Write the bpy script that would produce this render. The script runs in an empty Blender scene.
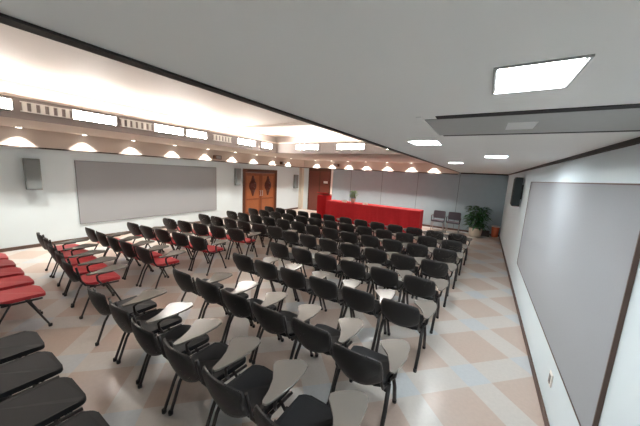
import bpy, bmesh, math, random
from mathutils import Vector, Matrix
random.seed(7)
S = bpy.context.scene
C = S.collection
PI = math.pi

# ---------------------------------------------------------------- camera
H = 2.15                                   # eye height
cam_d = bpy.data.cameras.new('camera')
cam = bpy.data.objects.new('camera', cam_d); C.objects.link(cam)
FPX = 261.29
cam_d.sensor_fit = 'HORIZONTAL'; cam_d.sensor_width = 36.0
cam_d.lens = 36.0 * FPX / 640.0
cam_d.clip_start = 0.02; cam_d.clip_end = 100
RX = Vector((0.846, -0.125, 0.519)).normalized()      # world X seen in camera axes
RY = Vector((0.531, 0.103, -0.841)); RY = (RY - RX * RY.dot(RX)).normalized()
RZ = RX.cross(RY)
M3 = Matrix((RX, RY, RZ))                              # world = M3 @ cam
cam.matrix_world = Matrix.Translation((0, 0, H)) @ M3.to_4x4()
S.camera = cam

# ---------------------------------------------------------------- world / exposure
w = bpy.data.worlds.new('world'); S.world = w; w.use_nodes = True
w.node_tree.nodes['Background'].inputs[0].default_value = (0.8, 0.85, 0.9, 1)
w.node_tree.nodes['Background'].inputs[1].default_value = 0.3
S.view_settings.view_transform = 'Standard'; S.view_settings.look = 'None'
S.view_settings.gamma = 1.0; S.view_settings.use_curve_mapping = False
S.view_settings.exposure = 1.42
P_TROFFER = 24.0      # emission of the ceiling panels
P_PANEL = 40.0       # the recessed lights of the low ceiling
P_COVE = 17.0        # cove tubes
P_SPOT = 58.0        # watts of a downlight

# ---------------------------------------------------------------- materials
def srgb(r, g, b):
    f = lambda c: (c/255/12.92) if c/255 <= 0.04045 else ((c/255+0.055)/1.055)**2.4
    return (f(r), f(g), f(b), 1)
def mat(name, col, rough=0.5, metal=0.0, noise=0.0, nscale=20.0, emit=None, estr=0.0, bump=0.0, spec=0.5):
    m = bpy.data.materials.new(name); m.use_nodes = True
    nt = m.node_tree; b = nt.nodes['Principled BSDF']
    b.inputs['Base Color'].default_value = col
    b.inputs['Roughness'].default_value = rough
    b.inputs['Metallic'].default_value = metal
    b.inputs['Specular IOR Level'].default_value = spec
    if emit:
        b.inputs['Emission Color'].default_value = emit
        b.inputs['Emission Strength'].default_value = estr
    if noise or bump:
        tc = nt.nodes.new('ShaderNodeTexCoord')
        n = nt.nodes.new('ShaderNodeTexNoise'); n.inputs['Scale'].default_value = nscale
        n.inputs['Detail'].default_value = 4
        nt.links.new(tc.outputs['Object'], n.inputs['Vector'])
        if noise:
            mx = nt.nodes.new('ShaderNodeMix'); mx.data_type = 'RGBA'
            mx.inputs[6].default_value = tuple(c*(1-noise) for c in col[:3])+(1,)
            mx.inputs[7].default_value = tuple(min(1, c*(1+noise)) for c in col[:3])+(1,)
            nt.links.new(n.outputs['Fac'], mx.inputs[0]); nt.links.new(mx.outputs[2], b.inputs['Base Color'])
        if bump:
            bp = nt.nodes.new('ShaderNodeBump'); bp.inputs['Strength'].default_value = bump; bp.inputs['Distance'].default_value = 0.01
            nt.links.new(n.outputs['Fac'], bp.inputs['Height']); nt.links.new(bp.outputs[0], b.inputs['Normal'])
    return m
WHITE = mat('wall_paint', srgb(222, 237, 244), 0.6, noise=0.02, nscale=3)
CEIL = mat('ceiling_paint', srgb(243, 241, 238), 0.7, noise=0.015, nscale=2)
CREAM = mat('coffer_paint', srgb(212, 199, 188), 0.7, noise=0.015, nscale=2)
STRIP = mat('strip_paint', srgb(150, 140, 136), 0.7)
BAYPAINT = mat('bay_ceiling_paint', srgb(206, 194, 184), 0.7, noise=0.015, nscale=2)
DARKTRIM = mat('dark_trim', srgb(44, 36, 33), 0.6, noise=0.15)
GREYBOARD = mat('grey_fabric_board', srgb(162, 167, 172), 0.9, noise=0.03, nscale=60, spec=0.1)
GREYWALL = mat('grey_wall_panel', srgb(160, 182, 192), 0.8, noise=0.05, nscale=5)
BROWNTRIM = mat('board_edge', srgb(92, 72, 64), 0.5)
REDCLOTH = mat('red_cloth', srgb(212, 40, 50), 0.8, noise=0.08, nscale=12)
REDSEAT = mat('red_vinyl', srgb(196, 52, 60), 0.4, noise=0.08, nscale=25)
BLACKSEAT = mat('black_vinyl', srgb(30, 32, 35), 0.6, noise=0.1, nscale=25, spec=0.3)
BLACKMETAL = mat('black_metal', srgb(38, 34, 34), 0.35, noise=0.1)
BLACKPLASTIC = mat('black_plastic', srgb(36, 36, 38), 0.45)
GREYPLASTIC = mat('grey_plastic', srgb(120, 120, 120), 0.5)
LAMINATE = mat('grey_laminate', srgb(124, 120, 114), 0.2, noise=0.05, nscale=8)
WOODO = mat('orange_wood', srgb(160, 96, 56), 0.4, noise=0.2, nscale=7)
WOODD = mat('dark_wood', srgb(84, 46, 28), 0.4, noise=0.2, nscale=9)
WOODR = mat('red_brown_wood', srgb(112, 58, 46), 0.4, noise=0.15, nscale=6)
SPKGREY = mat('speaker_grey', srgb(128, 136, 138), 0.6, noise=0.05)
SPKDARK = mat('speaker_dark', srgb(40, 50, 52), 0.6, noise=0.05)
STEEL = mat('brushed_metal', srgb(170, 172, 172), 0.3, 0.7)
LEAF = mat('leaf_green', srgb(38, 92, 42), 0.5, noise=0.3, nscale=9)
LEAFL = mat('light_leaf', srgb(110, 160, 70), 0.5, noise=0.3, nscale=9)
POT = mat('cream_ceramic', srgb(222, 214, 198), 0.35)
POTD = mat('dark_pot', srgb(74, 62, 58), 0.5)
SOIL = mat('soil', srgb(60, 45, 35), 0.9, noise=0.3)
ORANGE = mat('orange_plastic', srgb(226, 110, 70), 0.45)
PAPER = mat('white_card', srgb(236, 232, 226), 0.6)
GREYCHAIR = mat('grey_chair_fabric', srgb(96, 94, 104), 0.7, noise=0.08)
LAMPW = mat('lamp_panel', (1, 1, 1, 1), 0.5, emit=(1.0, 0.97, 0.93, 1), estr=P_TROFFER)
LAMPC = mat('cool_lamp', (1, 1, 1, 1), 0.5, emit=(0.93, 0.98, 1.0, 1), estr=P_PANEL)
LAMPT = mat('cove_lamp', (1, 1, 1, 1), 0.5, emit=(1.0, 0.95, 0.88, 1), estr=P_COVE)
LAMPD = mat('downlight_lens', (1, 1, 1, 1), 0.5, emit=(1.0, 0.93, 0.84, 1), estr=4)

def perforated():
    m = bpy.data.materials.new('perforated_plastic'); m.use_nodes = True
    nt = m.node_tree; b = nt.nodes['Principled BSDF']
    b.inputs['Base Color'].default_value = srgb(36, 34, 34); b.inputs['Roughness'].default_value = 0.5
    tc = nt.nodes.new('ShaderNodeTexCoord'); v = nt.nodes.new('ShaderNodeTexVoronoi')
    v.inputs['Scale'].default_value = 62; v.inputs['Randomness'].default_value = 0.0
    mr = nt.nodes.new('ShaderNodeMath'); mr.operation = 'GREATER_THAN'; mr.inputs[1].default_value = 0.26
    nt.links.new(tc.outputs['Object'], v.inputs['Vector']); nt.links.new(v.outputs['Distance'], mr.inputs[0])
    nt.links.new(mr.outputs[0], b.inputs['Alpha'])
    return m
PERF = perforated()

def floor_mat():
    m = bpy.data.materials.new('floor_tiles'); m.use_nodes = True
    nt = m.node_tree; b = nt.nodes['Principled BSDF']; N = nt.nodes; L = nt.links
    tc = N.new('ShaderNodeTexCoord')
    mp = N.new('ShaderNodeMapping'); mp.vector_type = 'POINT'
    mp.inputs['Rotation'].default_value = (0, 0, PI/4)
    c = 0.863
    mp.inputs['Scale'].default_value = (1/c, 1/c, 1)
    x0, y0 = 0.125, 2.56
    rx = (x0*math.cos(PI/4)-y0*math.sin(PI/4))/c; ry = (x0*math.sin(PI/4)+y0*math.cos(PI/4))/c
    mp.inputs['Location'].default_value = (0.5-rx, 0.5-ry, 0)
    L.new(tc.outputs['Object'], mp.inputs['Vector'])
    sx = N.new('ShaderNodeSeparateXYZ'); L.new(mp.outputs[0], sx.inputs[0])
    def math_(op, a, bb=None):
        n = N.new('ShaderNodeMath'); n.operation = op
        for i, q in enumerate((a, bb)):
            if q is None: continue
            if isinstance(q, (int, float)): n.inputs[i].default_value = q
            else: L.new(q, n.inputs[i])
        return n.outputs[0]
    def inside(o):
        f = math_('FRACT', o); d = math_('ABSOLUTE', math_('SUBTRACT', f, 0.5)); return math_('LESS_THAN', d, 0.33), d
    ax, dx = inside(sx.outputs[0]); ay, dy = inside(sx.outputs[1])
    pink = math_('MULTIPLY', ax, ay)
    cross = math_('MULTIPLY', math_('SUBTRACT', 1.0, ax), math_('SUBTRACT', 1.0, ay))
    n1 = N.new('ShaderNodeTexNoise'); n1.inputs['Scale'].default_value = 1.6; L.new(tc.outputs['Object'], n1.inputs['Vector'])
    n2 = N.new('ShaderNodeTexNoise'); n2.inputs['Scale'].default_value = 30; L.new(tc.outputs['Object'], n2.inputs['Vector'])
    def mix(f, a, bb):
        k = N.new('ShaderNodeMix'); k.data_type = 'RGBA'
        if isinstance(f, float): k.inputs[0].default_value = f
        else: L.new(f, k.inputs[0])
        for i, q in ((6, a), (7, bb)):
            if isinstance(q, tuple): k.inputs[i].default_value = q
            else: L.new(q, k.inputs[i])
        return k.outputs[2]
    band = mix(n1.outputs['Fac'], srgb(214, 206, 198), srgb(206, 204, 200))
    pk = mix(n1.outputs['Fac'], srgb(203, 180, 167), srgb(201, 188, 177))
    col = mix(cross, band, srgb(201, 206, 209))
    col = mix(pink, col, pk)
    dirt = mix(n2.outputs['Fac'], (0.86, 0.86, 0.86, 1), (1, 1, 1, 1))
    mm = N.new('ShaderNodeMix'); mm.data_type = 'RGBA'; mm.blend_type = 'MULTIPLY'; mm.inputs[0].default_value = 1
    L.new(col, mm.inputs[6]); L.new(dirt, mm.inputs[7]); L.new(mm.outputs[2], b.inputs['Base Color'])
    b.inputs['Roughness'].default_value = 0.28
    b.inputs['Specular IOR Level'].default_value = 0.5
    return m
FLOOR = floor_mat()

# ---------------------------------------------------------------- mesh helpers
def box(bm, x0, x1, y0, y1, z0, z1, bevel=0.0):
    vs = [bm.verts.new((x, y, z)) for x in (x0, x1) for y in (y0, y1) for z in (z0, z1)]
    fs = [(0,1,3,2),(4,6,7,5),(0,4,5,1),(2,3,7,6),(0,2,6,4),(1,5,7,3)]
    faces = [bm.faces.new([vs[i] for i in f]) for f in fs]
    if bevel > 0:
        es = set(e for f in faces for e in f.edges)
        bmesh.ops.bevel(bm, geom=list(es), offset=bevel, segments=2, affect='EDGES', profile=0.5)
    return faces
def tube(bm, pts, r, seg=8, ry=None, cap=True):
    """tube along points; r may be a list; ry squashes the section"""
    pts = [Vector(p) for p in pts]; n = len(pts)
    rs = r if isinstance(r, (list, tuple)) else [r]*n
    rings = []
    for i, p in enumerate(pts):
        t = (pts[min(i+1, n-1)]-pts[max(i-1, 0)]).normalized()
        ref = Vector((1, 0, 0)) if abs(t.x) < 0.9 else Vector((0, 1, 0))
        u = (ref - t*ref.dot(t)).normalized(); v = t.cross(u)
        k = 1.0 if ry is None else ry
        rings.append([bm.verts.new(p + u*math.cos(2*PI*j/seg)*rs[i] + v*math.sin(2*PI*j/seg)*rs[i]*k) for j in range(seg)])
    for a, b in zip(rings, rings[1:]):
        for j in range(seg):
            f = bm.faces.new((a[j], a[(j+1)%seg], b[(j+1)%seg], b[j])); f.smooth = True
    if cap:
        bm.faces.new(rings[0][::-1]); bm.faces.new(rings[-1])
def lathe(bm, prof, cx=0, cy=0, seg=20):
    rings = [[bm.verts.new((cx+r*math.cos(2*PI*j/seg), cy+r*math.sin(2*PI*j/seg), z)) for j in range(seg)] for r, z in prof]
    for a, b in zip(rings, rings[1:]):
        for j in range(seg):
            f = bm.faces.new((a[j], a[(j+1)%seg], b[(j+1)%seg], b[j])); f.smooth = True
    bm.faces.new(rings[0][::-1]); bm.faces.new(rings[-1])
def prism(bm, outline, z0, z1, bevel=0.0):
    a = [bm.verts.new((x, y, z0)) for x, y in outline]; b = [bm.verts.new((x, y, z1)) for x, y in outline]
    n = len(a)
    fb = bm.faces.new(a[::-1]); ft = bm.faces.new(b)
    for i in range(n): bm.faces.new((a[i], a[(i+1)%n], b[(i+1)%n], b[i]))
    if bevel:
        es = list(ft.edges)+list(fb.edges)
        bmesh.ops.bevel(bm, geom=es, offset=bevel, segments=2, affect='EDGES', profile=0.5)
def rounded(x0, x1, y0, y1, r, n=5):
    o = []
    for cx, cy, a0 in ((x1-r, y0+r, -PI/2), (x1-r, y1-r, 0), (x0+r, y1-r, PI/2), (x0+r, y0+r, PI)):
        for i in range(n+1):
            a = a0 + PI/2*i/n; o.append((cx+r*math.cos(a), cy+r*math.sin(a)))
    return o
def obj(name, bm, m, parent=None, loc=None):
    bmesh.ops.recalc_face_normals(bm, faces=bm.faces)
    me = bpy.data.meshes.new(name); bm.to_mesh(me); bm.free()
    ms = m if isinstance(m, (list, tuple)) else [m]
    for q in ms: me.materials.append(q)
    o = bpy.data.objects.new(name, me); C.objects.link(o)
    if parent: o.parent = parent
    if loc: o.location = loc
    return o
def part(name, m, parent, fn):
    bm = bmesh.new(); fn(bm); return obj(name, bm, m, parent)
def thing(name, label, cat, loc=(0, 0, 0), rz=0, group=None):
    o = bpy.data.objects.new(name, None); C.objects.link(o); o.empty_display_size = 0.1
    o.location = loc; o.rotation_euler = (0, 0, rz)
    o['label'] = label; o['category'] = cat
    if group: o['group'] = group
    return o
def struct(name, m, fn):
    o = part(name, m, None, fn); o['kind'] = 'structure'; return o
def dup(root, loc, rz, label, group=None):
    r = root.copy(); C.objects.link(r); r.location = loc; r.rotation_euler = (0, 0, rz)
    r['label'] = label
    if group: r['group'] = group
    for ch in list(root.children):
        c = ch.copy(); C.objects.link(c); c.parent = r
        for g in ch.children:
            d = g.copy(); C.objects.link(d); d.parent = c
    return r
def slab(bm, x0, x1, y0, y1, z0, z1, holes=()):
    xs = sorted({x0, x1, *[h[0] for h in holes], *[h[1] for h in holes]})
    ys = sorted({y0, y1, *[h[2] for h in holes], *[h[3] for h in holes]})
    for a, b in zip(xs, xs[1:]):
        for c, d in zip(ys, ys[1:]):
            mx, my = (a+b)/2, (c+d)/2
            if any(h[0] < mx < h[1] and h[2] < my < h[3] for h in holes): continue
            box(bm, a, b, c, d, z0, z1)
ORD = ['first', 'second', 'third', 'fourth', 'fifth', 'sixth', 'seventh', 'eighth', 'ninth', 'tenth']

# ---------------------------------------------------------------- room shell
XR, XL, YF, YB = 0.746, -9.03, 12.36, -2.6
ZL, ZR, ZU = 2.445, 2.76, 3.42            # low ceiling, ring ceiling, coffer ceiling
XT = -0.92                                 # edge of the low ceiling
struct('floor', FLOOR, lambda bm: box(bm, XL-0.1, XR+0.1, YB-0.1, YF+0.1, -0.1, 0))
struct('wall_right', WHITE, lambda bm: box(bm, XR, XR+0.1, YB, YF, 0, 3.2))
DY0, DY1, DZ = 8.02, 10.24, 2.14
def wl(bm):
    box(bm, XL-0.1, XL, YB, DY0, 0, 3.2); box(bm, XL-0.1, XL, DY1, YF, 0, 3.2); box(bm, XL-0.1, XL, DY0, DY1, DZ, 3.2)
struct('wall_left', WHITE, wl)
struct('wall_front', GREYWALL, lambda bm: box(bm, -7.0, XR+0.1, YF, YF+0.1, 0, 3.2))
struct('wall_front_left', WHITE, lambda bm: box(bm, XL-0.1, -7.0, YF, YF+0.1, 0, 3.2))
struct('wall_back', WHITE, lambda bm: box(bm, XL-0.1, XR+0.1, YB-0.1, YB, 0, 3.2))
panel_lights = [(-0.012, 0.168, 0.865, 1.09), (-0.58, -0.36, 2.27, 2.52), (-0.04, 0.19, 3.68, 3.95), (-0.60, -0.37, 5.15, 5.45)]
struct('ceiling', CEIL, lambda bm: slab(bm, XT, XR, YB, YF, ZL, ZL+0.06, panel_lights))
struct('trim_1', DARKTRIM, lambda bm: box(bm, XT-0.022, XT+0.022, YB, YF, ZL-0.008, ZL-0.001))
struct('trim_2', CREAM, lambda bm: box(bm, XT-0.02, XT, YB, YF, ZL, ZU+0.05))
XD, YD = -6.55, 7.40                       # faces of the raised ceiling bay
def ring(bm):
    box(bm, XL, XD-0.03, YB, YF, ZR, ZR+0.05)
    box(bm, XD-0.03, XT-0.02, YD+0.03, YF, ZR, ZR+0.05)
struct('ceiling_ring', CREAM, ring)
struct('ceiling_bay', BAYPAINT, lambda bm: box(bm, XD-0.55, XT-0.02, YB, YD+0.55, ZU, ZU+0.05))
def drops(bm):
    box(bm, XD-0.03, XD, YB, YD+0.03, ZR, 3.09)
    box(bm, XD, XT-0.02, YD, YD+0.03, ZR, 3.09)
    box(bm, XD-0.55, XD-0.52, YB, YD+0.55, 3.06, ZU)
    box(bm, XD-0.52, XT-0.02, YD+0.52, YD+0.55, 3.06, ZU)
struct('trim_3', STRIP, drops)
def ledge(bm):                             # shelf and low lip that hide the cove tubes
    box(bm, XD-0.52, XD+0.02, YB, YD+0.52, 3.09, 3.10); box(bm, XD, XD+0.02, YB, YD-0.02, 3.10, 3.13)
    box(bm, XD+0.02, XT-0.02, YD-0.02, YD+0.52, 3.09, 3.10); box(bm, XD, XT-0.02, YD-0.02, YD, 3.10, 3.13)
struct('trim_10', CREAM, ledge)
struct('trim_11', CREAM, lambda bm: box(bm, XD-0.5, XT-0.02, 5.75, 5.95, ZU-0.06, ZU))
ZB = 2.365
def bulk(bm):
    box(bm, XL, -8.55, YB, YF, ZB, ZR)
    box(bm, -8.55, XT-0.02, 11.9, YF, ZB, ZR)
struct('ceiling_bulkhead', CREAM, bulk)
def bulk_trim(bm):
    box(bm, -8.57, -8.535, YB, 11.885, ZB-0.02, ZB+0.012)
    box(bm, -8.57, XT-0.04, 11.885, 11.92, ZB-0.02, ZB+0.012)
struct('trim_4', DARKTRIM, bulk_trim)
struct('trim_5', DARKTRIM, lambda bm: box(bm, XR-0.03, XR, YB, YF, ZL-0.03, ZL))
struct('trim_6', DARKTRIM, lambda bm: box(bm, XT+0.04, XR-0.03, YF-0.03, YF, ZL-0.05, ZL))
struct('baseboard_right', BROWNTRIM, lambda bm: box(bm, XR-0.015, XR, YB, YF-0.0, 0, 0.07))
def bl(bm):
    box(bm, XL, XL+0.015, YB, DY0, 0, 0.08); box(bm, XL, XL+0.015, DY1, YF, 0, 0.08)
struct('baseboard_left', BROWNTRIM, bl)
struct('baseboard_front', BROWNTRIM, lambda bm: box(bm, -7.0, XR-0.02, YF-0.015, YF, 0, 0.08))
def seams(bm):
    for x in (-5.85, -4.2, -2.55, -0.9): box(bm, x-0.008, x+0.008, YF-0.006, YF, 0.08, 2.36)
struct('trim_7', mat('panel_seam', srgb(104, 112, 118), 0.7), seams)
struct('trim_8', PAPER, lambda bm: box(bm, -7.02, -6.93, YF-0.05, YF, 0, ZB))
struct('trim_9', POT, lambda bm: box(bm, XL, XL+0.2, YF-0.2, YF, 0, ZB))

# wood-panelled corner of the front wall
t = thing('wood_wall_panel', 'red-brown wooden panel filling the front wall corner behind the red lectern', 'wall panel', (-7.75, YF-0.01, 0))
part('board', WOODR, t, lambda bm: box(bm, -0.72, 0.72, -0.03, 0.0, 0.0, ZB-0.005))
def stiles(bm):
    for x in (-0.72, 0.0, 0.66): box(bm, x, x+0.06, -0.045, -0.03, 0, ZB-0.005)
    box(bm, -0.72, 0.72, -0.045, -0.03, ZB-0.15, ZB-0.005)
part('stile', WOODD, t, stiles)
t2 = thing('wall_notice', 'small white notice plate on the red-brown wooden panel', 'notice', (-7.33, YF-0.055, 1.62))
part('plate', PAPER, t2, lambda bm: box(bm, -0.13, 0.13, -0.012, 0, -0.05, 0.07, 0.004))
part('holder', WOODD, t2, lambda bm: box(bm, -0.15, 0.15, -0.010, 0, -0.10, -0.055, 0.003))

# ---------------------------------------------------------------- double door
d = thing('door_1', '', ''); del d['label']; del d['category']; d['kind'] = 'structure'
d.location = (XL, (DY0+DY1)/2, 0)
hw = (DY1-DY0)/2
def dframe(bm):
    box(bm, -0.1, 0.03, -hw, -hw+0.13, 0, DZ); box(bm, -0.1, 0.03, hw-0.13, hw, 0, DZ)
    box(bm, -0.1, 0.03, -hw+0.13, hw-0.13, DZ-0.16, DZ)
part('door_frame', WOODD, d, dframe)
for s in (-1, 1):
    a, b = (-hw+0.135, -0.012) if s < 0 else (0.012, hw-0.135)
    leaf = part('door_leaf', WOODO, d, lambda bm: box(bm, -0.07, -0.01, a, b, 0.01, DZ-0.165, 0.004))
    def rails(bm):
        for y0, y1, z0, z1 in ((a+0.0, a+0.09, 0.01, DZ-0.17), (b-0.09, b, 0.01, DZ-0.17), (a+.09, b-.09, 0.01, 0.2), (a+.09, b-.09, DZ-0.3, DZ-0.17), (a+.09, b-.09, 0.72, 0.8)):
            box(bm, -0.01, 0.004, y0, y1, z0, z1)
    part('door_rail', mat('door_rail_wood', srgb(134, 74, 40), 0.4, noise=0.2, nscale=7), leaf, rails)
    cy = (a+b)/2
    def orn(bm):
        pts = []
        for i in range(24):
            an = 2*PI*i/24; k = 1.0 + 0.18*math.cos(4*an)
            pts.append((cy+0.2*k*math.cos(an), 1.38+0.42*k*math.sin(an)))
        f = [bm.verts.new((-0.01, y, z)) for y, z in pts]; g = [bm.verts.new((0.012, cy+(y-cy)*0.8, 1.38+(z-1.38)*0.8)) for y, z in pts]
        for i in range(24): bm.faces.new((f[i], f[(i+1)%24], g[(i+1)%24], g[i]))
        bm.faces.new(g); bm.faces.new(f[::-1])
        for dz in (-0.28, -0.1, 0.1, 0.28):
            tube(bm, [(0.012, cy-0.11, 1.38+dz), (0.028, cy, 1.38+dz+0.06), (0.012, cy+0.11, 1.38+dz)], 0.018, 6)
    part('carved_ornament', mat('carved_wood', srgb(78, 30, 18), 0.45, noise=0.3, nscale=20), leaf, orn)
    hy = b-0.05 if s < 0 else a+0.05
    part('door_handle', STEEL, leaf, lambda bm: tube(bm, [(0.0, hy, 1.15), (0.06, hy, 1.15), (0.06, hy, 0.9), (0.0, hy, 0.9)], 0.012, 8))

# ---------------------------------------------------------------- wall boards
def board(label, side, y0, y1, z0, z1):
    x = XL if side < 0 else XR
    sg = 1 if side < 0 else -1
    t = thing('notice_board', label, 'board', (x, (y0+y1)/2, (z0+z1)/2))
    hy, hz = (y1-y0)/2, (z1-z0)/2
    part('panel', GREYBOARD, t, lambda bm: box(bm, *sorted((0.0, sg*0.018)), -hy+.01, hy-.01, -hz+.01, hz-.01))
    def fr(bm):
        q = sorted((0.0, sg*0.022))
        box(bm, *q, -hy, -hy+.01, -hz, hz); box(bm, *q, hy-.01, hy, -hz, hz)
        box(bm, *q, -hy+.01, hy-.01, -hz, -hz+.01); box(bm, *q, -hy+.01, hy-.01, hz-.01, hz)
    part('frame', BROWNTRIM if side > 0 else mat('board_frame_grey', srgb(110, 112, 114), 0.5), t, fr)
board('long grey fabric board on the left white wall beyond the chairs', -1, 2.44, 6.66, 0.45, 2.13)
board('tall grey fabric board on the right white wall beside the aisle', 1, 2.04, 6.22, 0.60, 2.18)

# ---------------------------------------------------------------- wall speakers
def speaker(label, side, y, z0, z1, m, wd=0.26, dp=0.16):
    x = XL if side < 0 else XR; sg = 1 if side < 0 else -1
    t = thing('wall_speaker', label, 'speaker', (x, y, (z0+z1)/2), 0, 'column speakers on the walls')
    hz = (z1-z0)/2
    part('cabinet', m, t, lambda bm: box(bm, *sorted((sg*0.03, sg*dp)), -wd/2, wd/2, -hz, hz, 0.012))
    part('grille', m, t, lambda bm: box(bm, *sorted((sg*dp, sg*(dp+0.012))), -wd/2+0.02, wd/2-0.02, -hz+0.03, hz-0.03, 0.005))
    part('bracket', BLACKMETAL, t, lambda bm: box(bm, *sorted((0.0, sg*0.03)), -0.05, 0.05, -hz*0.5, hz*0.5))
speaker('grey column speaker on the left wall before the grey board', -1, 1.66, 1.40, 2.12, SPKGREY)
speaker('grey column speaker on the left wall just before the wooden double door', -1, 7.66, 1.42, 2.14, SPKGREY)
speaker('grey column speaker on the left wall beyond the wooden double door', -1, 11.75, 1.2, 1.95, SPKGREY, 0.3)
speaker('dark column speaker high on the right white wall', 1, 7.45, 1.62, 2.27, SPKDARK, 0.3, 0.17)

# ---------------------------------------------------------------- ceiling lights of the low ceiling
where = ['square recessed ceiling light nearest the camera', 'recessed ceiling light just beyond the vent panel, nearest the raised ceiling',
         'recessed ceiling light near the right wall beyond the vent panel', 'farthest small recessed light in the low grey ceiling']
for (x0, x1, y0, y1), lab in zip(panel_lights, where):
    t = thing('ceiling_light', lab, 'ceiling light', ((x0+x1)/2, (y0+y1)/2, ZL))
    a, b = (x1-x0)/2, (y1-y0)/2
    def hous(bm):
        for q in ((-a, -a+.004, -b, b), (a-.004, a, -b, b), (-a+.004, a-.004, -b, -b+.004), (-a+.004, a-.004, b-.004, b)): box(bm, *q, 0.0, 0.055)
    part('housing', STEEL, t, hous)
    part('diffuser', LAMPC, t, lambda bm: box(bm, -a+.005, a-.005, -b+.005, b-.005, 0.018, 0.03))
    def rim(bm):
        for q in ((-a-0.006, -a, -b-0.006, b+0.006), (a, a+0.006, -b-0.006, b+0.006), (-a, a, -b-0.006, -b), (-a, a, b, b+0.006)): box(bm, *q, -0.005, 0.0)
    part('rim', STEEL, t, rim)

# vent panel
t = thing('ceiling_vent', 'long grey air vent panel with dark slots in the low ceiling', 'vent', (0.2, 1.73, ZL))
part('panel', mat('vent_grey', srgb(176, 176, 174), 0.5, noise=0.05), t, lambda bm: box(bm, -0.50, 0.50, -0.27, 0.26, -0.004, 0.0, 0.001))
for y, q in ((-0.302, 0.03), (0.285, 0.024)):
    part('slot', mat('vent_slot', srgb(30, 28, 28), 0.7), t, lambda bm: box(bm, -0.44 if y < 0 else -0.48, 0.52, y-q, y+q, -0.0035, 0.0))
part('end_cap', CEIL, t, lambda bm: box(bm, -0.53, -0.505, -0.34, 0.31, -0.005, 0.0))
part('grille', CEIL, t, lambda bm: [box(bm, -0.14, -0.02, -0.10+0.03*k, -0.085+0.03*k, -0.007, -0.004) for k in range(7)])

# ---------------------------------------------------------------- light boxes on the raised bay's upright faces
def lightbox(x, y, rz, w, lab):
    t = thing('light_box', lab, 'ceiling light', (x, y, 2.965), rz, 'light boxes of the raised ceiling')
    part('diffuser', LAMPW, t, lambda bm: box(bm, 0.002, 0.014, -w/2, w/2, -0.075, 0.075, 0.003))
    def fr(bm):
        box(bm, 0, 0.03, -w/2-0.015, w/2+0.015, -0.09, -0.077); box(bm, 0, 0.03, -w/2-0.015, w/2+0.015, 0.077, 0.079)
        box(bm, 0, 0.03, -w/2-0.015, -w/2-0.002, -0.077, 0.077); box(bm, 0, 0.03, w/2+0.002, w/2+0.015, -0.077, 0.077)
    part('frame', PAPER, t, fr)
lb = [(0.72, 0.7), (2.14, 0.66), (3.55, 0.66), (4.25, 0.55), (5.95, 0.7), (6.85, 0.5)]
for i, (y, w_) in enumerate(lb):
    lightbox(XD, y, 0, w_, f'bright light box on the left ceiling step, {ORD[i]} counted from the camera')
for i, x in enumerate((-5.2, -3.6, -2.0)):
    lightbox(x, YD, -PI/2, 0.9, f'bright light box on the front ceiling step, {ORD[i]} counted from the left')
for i, y in enumerate((1.47, 2.85, 5.05)):
    t = thing('air_diffuser', f'white louvred air outlet between light boxes on the left ceiling step, {ORD[i]} from the camera', 'vent', (XD, y, 2.965))
    part('frame', PAPER, t, lambda bm: [box(bm, 0, 0.03, -0.31, 0.31, -0.085, -0.07), box(bm, 0, 0.03, -0.31, 0.31, 0.06, 0.078)])
    for k in range(6):
        part('slat', PAPER, t, lambda bm: box(bm, 0.0, 0.03, -0.29+k*0.105, -0.235+k*0.105, -0.07, 0.06))
# cove tubes behind the ledge
def cove(x, y, rz, L, lab):
    t = thing('cove_light', lab, 'cove light', (x, y, 3.10), rz)
    part('channel', PAPER, t, lambda bm: box(bm, -0.03, 0.03, -L, L, 0, 0.012))
    part('tube', LAMPT, t, lambda bm: tube(bm, [(0, -L, 0.036), (0, L, 0.036)], 0.022, 8))
cove(XD-0.2, 2.5, 0, 4.8, 'long cove light tube behind the lip of the left ceiling step')
cove(-3.7, YD+0.2, PI/2, 2.6, 'cove light tube behind the lip of the front ceiling step')

# downlights washing the bulkhead
def downlight(x, y, lab, grp):
    t = thing('downlight', lab, 'downlight', (x, y, ZR), 0, grp)
    part('ring', STEEL, t, lambda bm: lathe(bm, [(0.075, 0), (0.075, -0.012), (0.05, -0.012), (0.05, -0.004)], seg=16))
    part('lens', LAMPD, t, lambda bm: lathe(bm, [(0.045, -0.012), (0.045, -0.016)], seg=16))
    ld = bpy.data.lights.new('downlight_lamp', 'SPOT'); ld.energy = P_SPOT; ld.spot_size = math.radians(95); ld.spot_blend = 0.5
    ld.color = (1, 0.92, 0.82); ld.shadow_soft_size = 0.04
    lo = bpy.data.objects.new('lamp', ld); C.objects.link(lo); lo.parent = t; lo.location = (0, 0, -0.03)
for i, y in enumerate((0.25, 1.43, 2.5, 3.55, 4.7, 5.87, 7.05, 8.2, 9.38, 10.55)):
    downlight(-8.38, y, f'round downlight along the left ceiling edge, {ORD[i]} counted from the camera', 'downlights along the left wall')
for i, x in enumerate((-7.69, -6.72, -5.8, -4.86, -3.83, -2.77, -1.84)):
    downlight(x, 11.73, f'round downlight along the front ceiling edge, {ORD[i]} counted from the left', 'downlights along the front wall')
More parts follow.
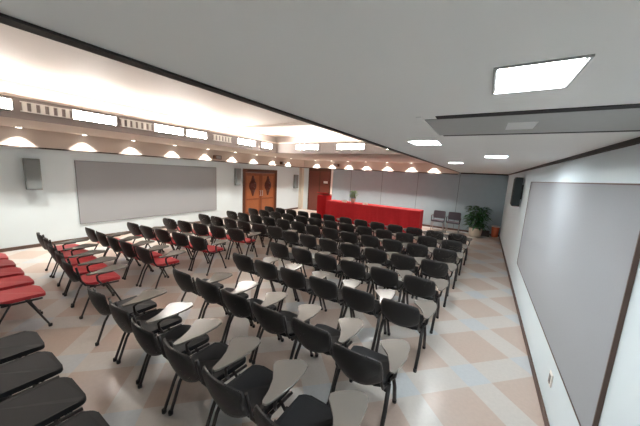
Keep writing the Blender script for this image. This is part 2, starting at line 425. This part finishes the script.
# small brown spotlights fixed to the bulkhead
def spotbox(x, y, z, rz, lab):
    t = thing('spotlight', lab, 'spotlight', (x, y, z), rz)
    part('housing', WOODD, t, lambda bm: box(bm, -0.13, 0.13, -0.18, -0.02, -0.07, 0.07, 0.01))
    part('bracket', BLACKMETAL, t, lambda bm: box(bm, -0.03, 0.03, -0.02, 0.0, -0.05, 0.05))
    part('lens', STEEL, t, lambda bm: box(bm, -0.1, 0.1, -0.186, -0.18, -0.05, 0.05, 0.002))
spotbox(-6.45, 11.9, 2.55, 0, 'small dark spotlight box on the front bulkhead above the wooden panel')
spotbox(-8.55, 10.0, 2.5, PI/2, 'small dark spotlight box on the left bulkhead above the double door')
spotbox(-8.55, 6.3, 2.5, PI/2, 'small dark spotlight box on the left bulkhead above the grey board')

# socket on the right wall
t = thing('wall_socket', 'small dark-centred socket low on the right white wall', 'socket', (XR, 3.0, 0.38))
part('plate', PAPER, t, lambda bm: box(bm, -0.012, 0.0, -0.045, 0.045, -0.06, 0.06, 0.003))
part('insert', GREYPLASTIC, t, lambda bm: box(bm, -0.017, -0.012, -0.022, 0.022, -0.04, 0.04, 0.002))

# ---------------------------------------------------------------- chairs
def bar(bm, p, q, r, ry=0.55): tube(bm, [p, q], r, 8, ry)
def make_chair(label, seat_m, tablet='open'):
    t = thing('tablet_chair', label, 'chair')
    # origin: floor under the backrest, facing +Y
    def seat(bm):
        out = []
        o = rounded(-0.205, 0.205, 0.13, 0.545, 0.07)
        prism(bm, o, 0.425, 0.468, 0.012)
        for v in bm.verts:
            if v.co.y > 0.45: v.co.z -= (v.co.y-0.45)*0.30
            if v.co.y < 0.2: v.co.z += (0.2-v.co.y)*0.15
    part('seat', seat_m, t, seat)
    def back(bm):
        nx, nz = 12, 7
        g = []
        for side in (0, 1):
            rows = []
            for j in range(nz+1):
                v = j/nz; row = []
                for i in range(nx+1):
                    u = -1+2*i/nx
                    half = 0.215*(1-0.20*max(0, (0.35-v)/0.35)**2 - 0.10*max(0, (v-0.75)/0.25)**2)
                    x = u*half
                    z = 0.485+0.31*v - (0.03*abs(u)**3*(1 if v > 0.5 else -1.2)*abs(2*v-1))
                    y = 0.035-0.075*v + 0.05*u*u - 0.02*math.sin(PI*v) + (0.007 if side else -0.007)
                    row.append(bm.verts.new((x, y, z)))
                rows.append(row)
            g.append(rows)
        for s, rows in enumerate(g):
            for j in range(nz):
                for i in range(nx):
                    q = (rows[j][i], rows[j][i+1], rows[j+1][i+1], rows[j+1][i])
                    f = bm.faces.new(q if s == 0 else q[::-1]); f.smooth = True
        a, b = g
        ring = [(0, i) for i in range(nx+1)]+[(j, nx) for j in range(1, nz+1)]+[(nz, i) for i in range(nx-1, -1, -1)]+[(j, 0) for j in range(nz-1, 0, -1)]
        for k in range(len(ring)):
            p, q = ring[k], ring[(k+1) % len(ring)]
            bm.faces.new((a[p[0]][p[1]], a[q[0]][q[1]], b[q[0]][q[1]], b[p[0]][p[1]]))
    part('backrest', PERF, t, back)
    for s in (-1, 1):
        l1 = part('leg', BLACKMETAL, t, lambda bm: tube(bm, [(s*0.228, 0.05, 0.012), (s*0.235, 0.14, 0.25), (s*0.225, 0.24, 0.43)], 0.018, 8, 0.6))
        part('foot_cap', BLACKPLASTIC, l1, lambda bm: lathe(bm, [(0.020, 0.0), (0.021, 0.03), (0.016, 0.035)], s*0.228, 0.05, 8))
        l2 = part('leg', BLACKMETAL, t, lambda bm: tube(bm, [(s*0.228, 0.54, 0.012), (s*0.235, 0.44, 0.25), (s*0.225, 0.36, 0.43)], 0.018, 8, 0.6))
        part('foot_cap', BLACKPLASTIC, l2, lambda bm: lathe(bm, [(0.020, 0.0), (0.021, 0.03), (0.016, 0.035)], s*0.228, 0.54, 8))
        part('back_upright', BLACKMETAL, t, lambda bm: tube(bm, [(s*0.205, 0.24, 0.41), (s*0.203, 0.13, 0.45), (s*0.200, 0.087, 0.52), (s*0.195, 0.065, 0.64), (s*0.185, 0.052, 0.72)], 0.013, 8))
    def frame(bm):
        for s in (-1, 1): bar(bm, (s*0.215, 0.16, 0.415), (s*0.215, 0.50, 0.40), 0.014, 0.9)
        bar(bm, (-0.225, 0.24, 0.415), (0.225, 0.24, 0.415), 0.012, 0.9)
        bar(bm, (-0.225, 0.38, 0.405), (0.225, 0.38, 0.405), 0.012, 0.9)
    part('seat_frame', BLACKMETAL, t, frame)
    if tablet:
        part('tablet_arm', BLACKMETAL, t, lambda bm: tube(bm, [(0.225, 0.30, 0.42), (0.262, 0.25, 0.50), (0.272, 0.24, 0.57), (0.272, 0.28, 0.592), (0.265, 0.42, 0.592)], 0.013, 8))
        if tablet == 'open':
            o = [(0.275, 0.14), (0.29, 0.17), (0.325, 0.36), (0.32, 0.52), (0.30, 0.59), (0.25, 0.62), (0.20, 0.61), (0.09, 0.52), (0.06, 0.475), (0.075, 0.43), (0.17, 0.33), (0.215, 0.24), (0.235, 0.15), (0.25, 0.135)]
            tb = part('writing_tablet', LAMINATE, t, lambda bm: prism(bm, o, 0.605, 0.622, 0.004))
            part('hinge', BLACKMETAL, tb, lambda bm: box(bm, 0.23, 0.29, 0.34, 0.42, 0.585, 0.6045, 0.004))
    return t
P = {'black': make_chair('black tablet chair', BLACKSEAT), 'red': make_chair('red tablet chair', REDSEAT),
     'black_plain': make_chair('black chair', BLACKSEAT, None), 'red_plain': make_chair('red chair', REDSEAT, None)}
first = dict.fromkeys(P, True)
def place(kind, x, y, rz, label, group):
    if first[kind]:
        first[kind] = False; o = P[kind]; o.location = (x, y, 0); o.rotation_euler = (0, 0, rz); o['label'] = label; o['group'] = group
    else: dup(P[kind], (x, y, 0), rz, label, group)
rnd = lambda a: random.uniform(-a, a)
rows_y = [0.99, 1.85, 2.80, 3.70, 4.63, 5.58, 6.5, 7.38]
right_x = [-0.79, -0.69, -0.63, -0.60, -0.55, -0.50, -0.46, -0.42]
pitch = [0.522, 0.508, 0.508, 0.515, 0.52, 0.525, 0.53, 0.53]
for r, y in enumerate(rows_y):
    for k in range(6 if r < 4 else 7):
        rowd = 'nearest full row' if r == 0 else ('front row by the red table' if r == 7 else f'{ORD[r]} row from the camera')
        place('black', right_x[r]-k*pitch[r]+rnd(.005), y-(0.08 if (r, k) == (1, 0) else 0)+rnd(.015), rnd(.025),
              f'black-seated tablet chair, {ORD[k]} from the right aisle, {rowd}', 'black tablet chairs of the right block')
ly = [(1.27, 1.10), (1.95, 2.0), (2.72, 2.98), (3.54, 3.93), (4.55, 4.75), (5.52, 5.68), (6.45, 6.55), (7.25, 7.38)]
for r, (ya, yb) in enumerate(ly):
    n = 5 if r < 4 else 6; xe = -4.68 if r < 4 else -4.22
    for k in range(n):
        f = k/(n-1); x = -6.74+f*(6.74+xe)
        rowd = 'nearest row' if r == 0 else ('front row' if r == 7 else f'{ORD[r]} row')
        place('red' if r < 4 else 'black', x+rnd(.005), ya+(yb-ya)*f+rnd(.012), math.atan2(yb-ya, 2.04)+rnd(.02),
              f'{"red" if r < 4 else "black"}-seated tablet chair, {ORD[k]} from the left wall, {rowd} of the left block', 'tablet chairs of the left block')
for k, x in enumerate((-1.92, -2.43, -2.94, -3.45)):
    place('black_plain', x, 0.02, rnd(.02), f'black chair without tablet at the lower left corner, {ORD[k]} counted from the bottom edge', 'black chairs of the rearmost row')
for k, x in enumerate((-4.78, -5.31, -5.84, -6.37, -6.90)):
    place('red_plain', x, 0.31, rnd(.02), f'red chair without tablet at the left edge, {ORD[k]} counted from the nearest', 'red chairs of the rearmost row')

# ---------------------------------------------------------------- head table, lectern
def drape(bm, x0, x1, y0, y1, z1, folds):
    # a cloth box whose skirt is gently folded
    ring_t, ring_b = [], []
    per = []
    n = 60
    for i in range(n): per.append((x0+(x1-x0)*i/n, y0, 0, -1))
    for i in range(14): per.append((x1, y0+(y1-y0)*i/14, 1, 0))
    for i in range(n): per.append((x1-(x1-x0)*i/n, y1, 0, 1))
    for i in range(14): per.append((x0, y1-(y1-y0)*i/14, -1, 0))
    rings = []
    for z, amp in ((z1, 0), (z1-0.02, 0.006), (z1*0.55, 0.010), (0.005, 0.016)):
        rings.append([bm.verts.new((x+nx*amp*(1+math.sin(i*folds)), y+ny*amp*(1+math.sin(i*folds)), z)) for i, (x, y, nx, ny) in enumerate(per)])
    for a, b in zip(rings, rings[1:]):
        for j in range(len(per)):
            f = bm.faces.new((a[j], a[(j+1) % len(per)], b[(j+1) % len(per)], b[j])); f.smooth = False
    bm.faces.new(rings[0])
t = thing('head_table', 'long speakers table under a bright red floor-length cloth before the front wall', 'table', (-3.98, 10.6, 0))
part('tabletop', WOODD, t, lambda bm: box(bm, -2.04, 2.04, -0.32, 0.32, 0.85, 0.885))
for x in (-1.95, 1.95):
    for y in (-0.27, 0.27): part('leg', BLACKMETAL, t, lambda bm: tube(bm, [(x, y, 0.0), (x, y, 0.85)], 0.02, 8))
cl = part('tablecloth', REDCLOTH, None, lambda bm: drape(bm, -2.06, 2.06, -0.34, 0.34, 0.892, 1.9))
cl.location = (-3.98, 10.6, 0); cl['label'] = 'bright red floor-length cloth draped over the long speakers table'; cl['category'] = 'tablecloth'
t = thing('lectern', 'tall lectern covered in red cloth at the left end of the red table', 'lectern', (-6.39, 10.7, 0))
part('body', REDCLOTH, t, lambda bm: drape(bm, -0.25, 0.25, -0.24, 0.24, 1.08, 1.7))
def ltop(bm):
    box(bm, -0.28, 0.28, -0.27, 0.25, 1.085, 1.11, 0.006)
    for v in bm.verts: v.co.z += (v.co.y+0.27)*-0.22+0.12
part('reading_top', REDCLOTH, t, ltop)
part('ledge', REDCLOTH, t, lambda bm: box(bm, -0.25, 0.25, -0.24, 0.2, 1.083, 1.088))
# name cards on the table
for x, lab in ((-5.2, 'white folded name card left of the small plant on the red table'), (-4.2, 'white folded name card on the middle of the red table')):
    t = thing('name_card', lab, 'name card', (x, 10.45, 0.893), 0, 'name cards on the red table')
    def card(bm):
        a = [bm.verts.new(p) for p in ((-.11, -.04, 0), (.11, -.04, 0), (.11, 0, .09), (-.11, 0, .09), (-.11, .04, 0), (.11, .04, 0))]
        bm.faces.new((a[0], a[1], a[2], a[3])); bm.faces.new((a[3], a[2], a[5], a[4])); bm.faces.new((a[0], a[4], a[5], a[1]))
        bm.faces.new((a[0], a[3], a[4])); bm.faces.new((a[1], a[5], a[2]))
    part('card', PAPER, t, card)

# plants
def leafy(bm, n, r0, h0, h1, spread, ln, wdt):
    for i in range(n):
        a = random.uniform(0, 2*PI); z = random.uniform(h0, h1); rr = random.uniform(0, r0)
        p = Vector((rr*math.cos(a), rr*math.sin(a), z))
        dr = Vector((math.cos(a), math.sin(a), random.uniform(-0.3, 1.1))).normalized()
        sd = dr.cross(Vector((0, 0, 1))).normalized()*wdt*random.uniform(.7, 1.3)
        l = ln*random.uniform(0.6, 1.3)
        up = sd.cross(dr).normalized()*0.004
        q1 = p+dr*l*0.45; q2 = p+dr*l+Vector((0, 0, -l*0.35))
        vs = [bm.verts.new(v) for v in (p, q1+sd+up, q2, q1-sd+up)]
        m = bm.verts.new(q1-up*3)
        for k in range(4): bm.faces.new((vs[k], vs[(k+1) % 4], m))
t = thing('potted_plant', 'bushy dark green plant in a cream pot in the front right corner', 'plant', (-0.08, 11.65, 0))
part('pot', POT, t, lambda bm: lathe(bm, [(0.15, 0), (0.2, 0.02), (0.23, 0.30), (0.25, 0.34), (0.21, 0.34), (0.2, 0.30)], seg=20))
part('soil', SOIL, t, lambda bm: lathe(bm, [(0.198, 0.29), (0.198, 0.302)], seg=16))
def stems(bm):
    for i in range(7):
        a = i*0.9; tube(bm, [(0.05*math.cos(a), 0.05*math.sin(a), 0.3), (0.12*math.cos(a), 0.12*math.sin(a), 0.7), (0.2*math.cos(a), 0.2*math.sin(a), 1.0)], 0.01, 5)
part('stem', POTD, t, stems)
part('foliage', LEAF, t, lambda bm: leafy(bm, 380, 0.32, 0.36, 1.14, 0.3, 0.24, 0.045))
t = thing('potted_plant', 'small light green plant in a pot standing on the red table', 'plant', (-4.92, 10.75, 0.893))
part('pot', POT, t, lambda bm: lathe(bm, [(0.07, 0), (0.09, 0.02), (0.11, 0.17), (0.095, 0.17), (0.09, 0.15)], seg=16))
part('soil', SOIL, t, lambda bm: lathe(bm, [(0.088, 0.145), (0.088, 0.152)], seg=12))
part('stem', LEAF, t, lambda bm: [tube(bm, [(0.03*math.cos(i), 0.03*math.sin(i), 0.15), (0.05*math.cos(i), 0.05*math.sin(i), 0.3)], 0.006, 5) for i in range(6)])
part('foliage', LEAFL, t, lambda bm: leafy(bm, 120, 0.11, 0.22, 0.5, 0.2, 0.15, 0.03))
# dark planter and orange bin in the corner
t = thing('planter_box', 'low dark planter box on the floor beside the cream pot', 'planter', (0.20, 12.12, 0))
def pbx(bm):
    box(bm, -0.2, 0.2, -0.15, -0.13, 0, 0.2); box(bm, -0.2, 0.2, 0.13, 0.15, 0, 0.2)
    box(bm, -0.2, -0.18, -0.13, 0.13, 0, 0.2); box(bm, 0.18, 0.2, -0.13, 0.13, 0, 0.2); box(bm, -0.18, 0.18, -0.13, 0.13, 0, 0.02)
part('box', POTD, t, pbx)
part('soil', SOIL, t, lambda bm: box(bm, -0.18, 0.18, -0.13, 0.13, 0.021, 0.16))
t = thing('waste_bin', 'orange bin against the right wall in the far corner', 'bin', (0.58, 12.18, 0.0))
part('body', ORANGE, t, lambda bm: lathe(bm, [(0.10, 0), (0.11, 0.01), (0.135, 0.42), (0.125, 0.42), (0.10, 0.03)], seg=18))
part('rim', PAPER, t, lambda bm: lathe(bm, [(0.136, 0.40), (0.145, 0.41), (0.145, 0.435), (0.124, 0.435), (0.124, 0.42)], seg=18))

# two grey chairs beside the table, facing the audience
def grey_chair(x, y, lab):
    t = thing('grey_chair', lab, 'chair', (x, y, 0), PI)
    part('seat', GREYCHAIR, t, lambda bm: prism(bm, rounded(-0.23, 0.23, -0.22, 0.24, 0.05), 0.40, 0.45, 0.012))
    def bk(bm):
        prism(bm, rounded(-0.23, 0.23, 0.50, 0.82, 0.05), -0.02, 0.02, 0.008)
        bmesh.ops.transform(bm, matrix=Matrix(((1, 0, 0, 0), (0, 0, 1, -0.23), (0, 1, 0, 0), (0, 0, 0, 1))), verts=bm.verts)
    part('backrest', GREYCHAIR, t, bk)
    for s in (-1, 1):
        part('leg', STEEL, t, lambda bm: tube(bm, [(s*0.22, 0.2, 0.0), (s*0.22, 0.2, 0.40)], 0.014, 8))
        part('leg', STEEL, t, lambda bm: tube(bm, [(s*0.22, -0.24, 0.0), (s*0.22, -0.22, 0.40)], 0.014, 8))
        part('back_upright', BLACKMETAL, t, lambda bm: tube(bm, [(s*0.2, -0.21, 0.41), (s*0.2, -0.262, 0.55), (s*0.2, -0.262, 0.78)], 0.012, 8))
        part('armrest', BLACKPLASTIC, t, lambda bm: tube(bm, [(s*0.24, -0.21, 0.62), (s*0.26, 0.1, 0.62), (s*0.25, 0.16, 0.56), (s*0.235, 0.18, 0.41)], 0.014, 8))
grey_chair(-1.45, 11.75, 'grey armchair standing right beside the red table end')
grey_chair(-0.88, 11.75, 'grey armchair between its twin and the corner plant')
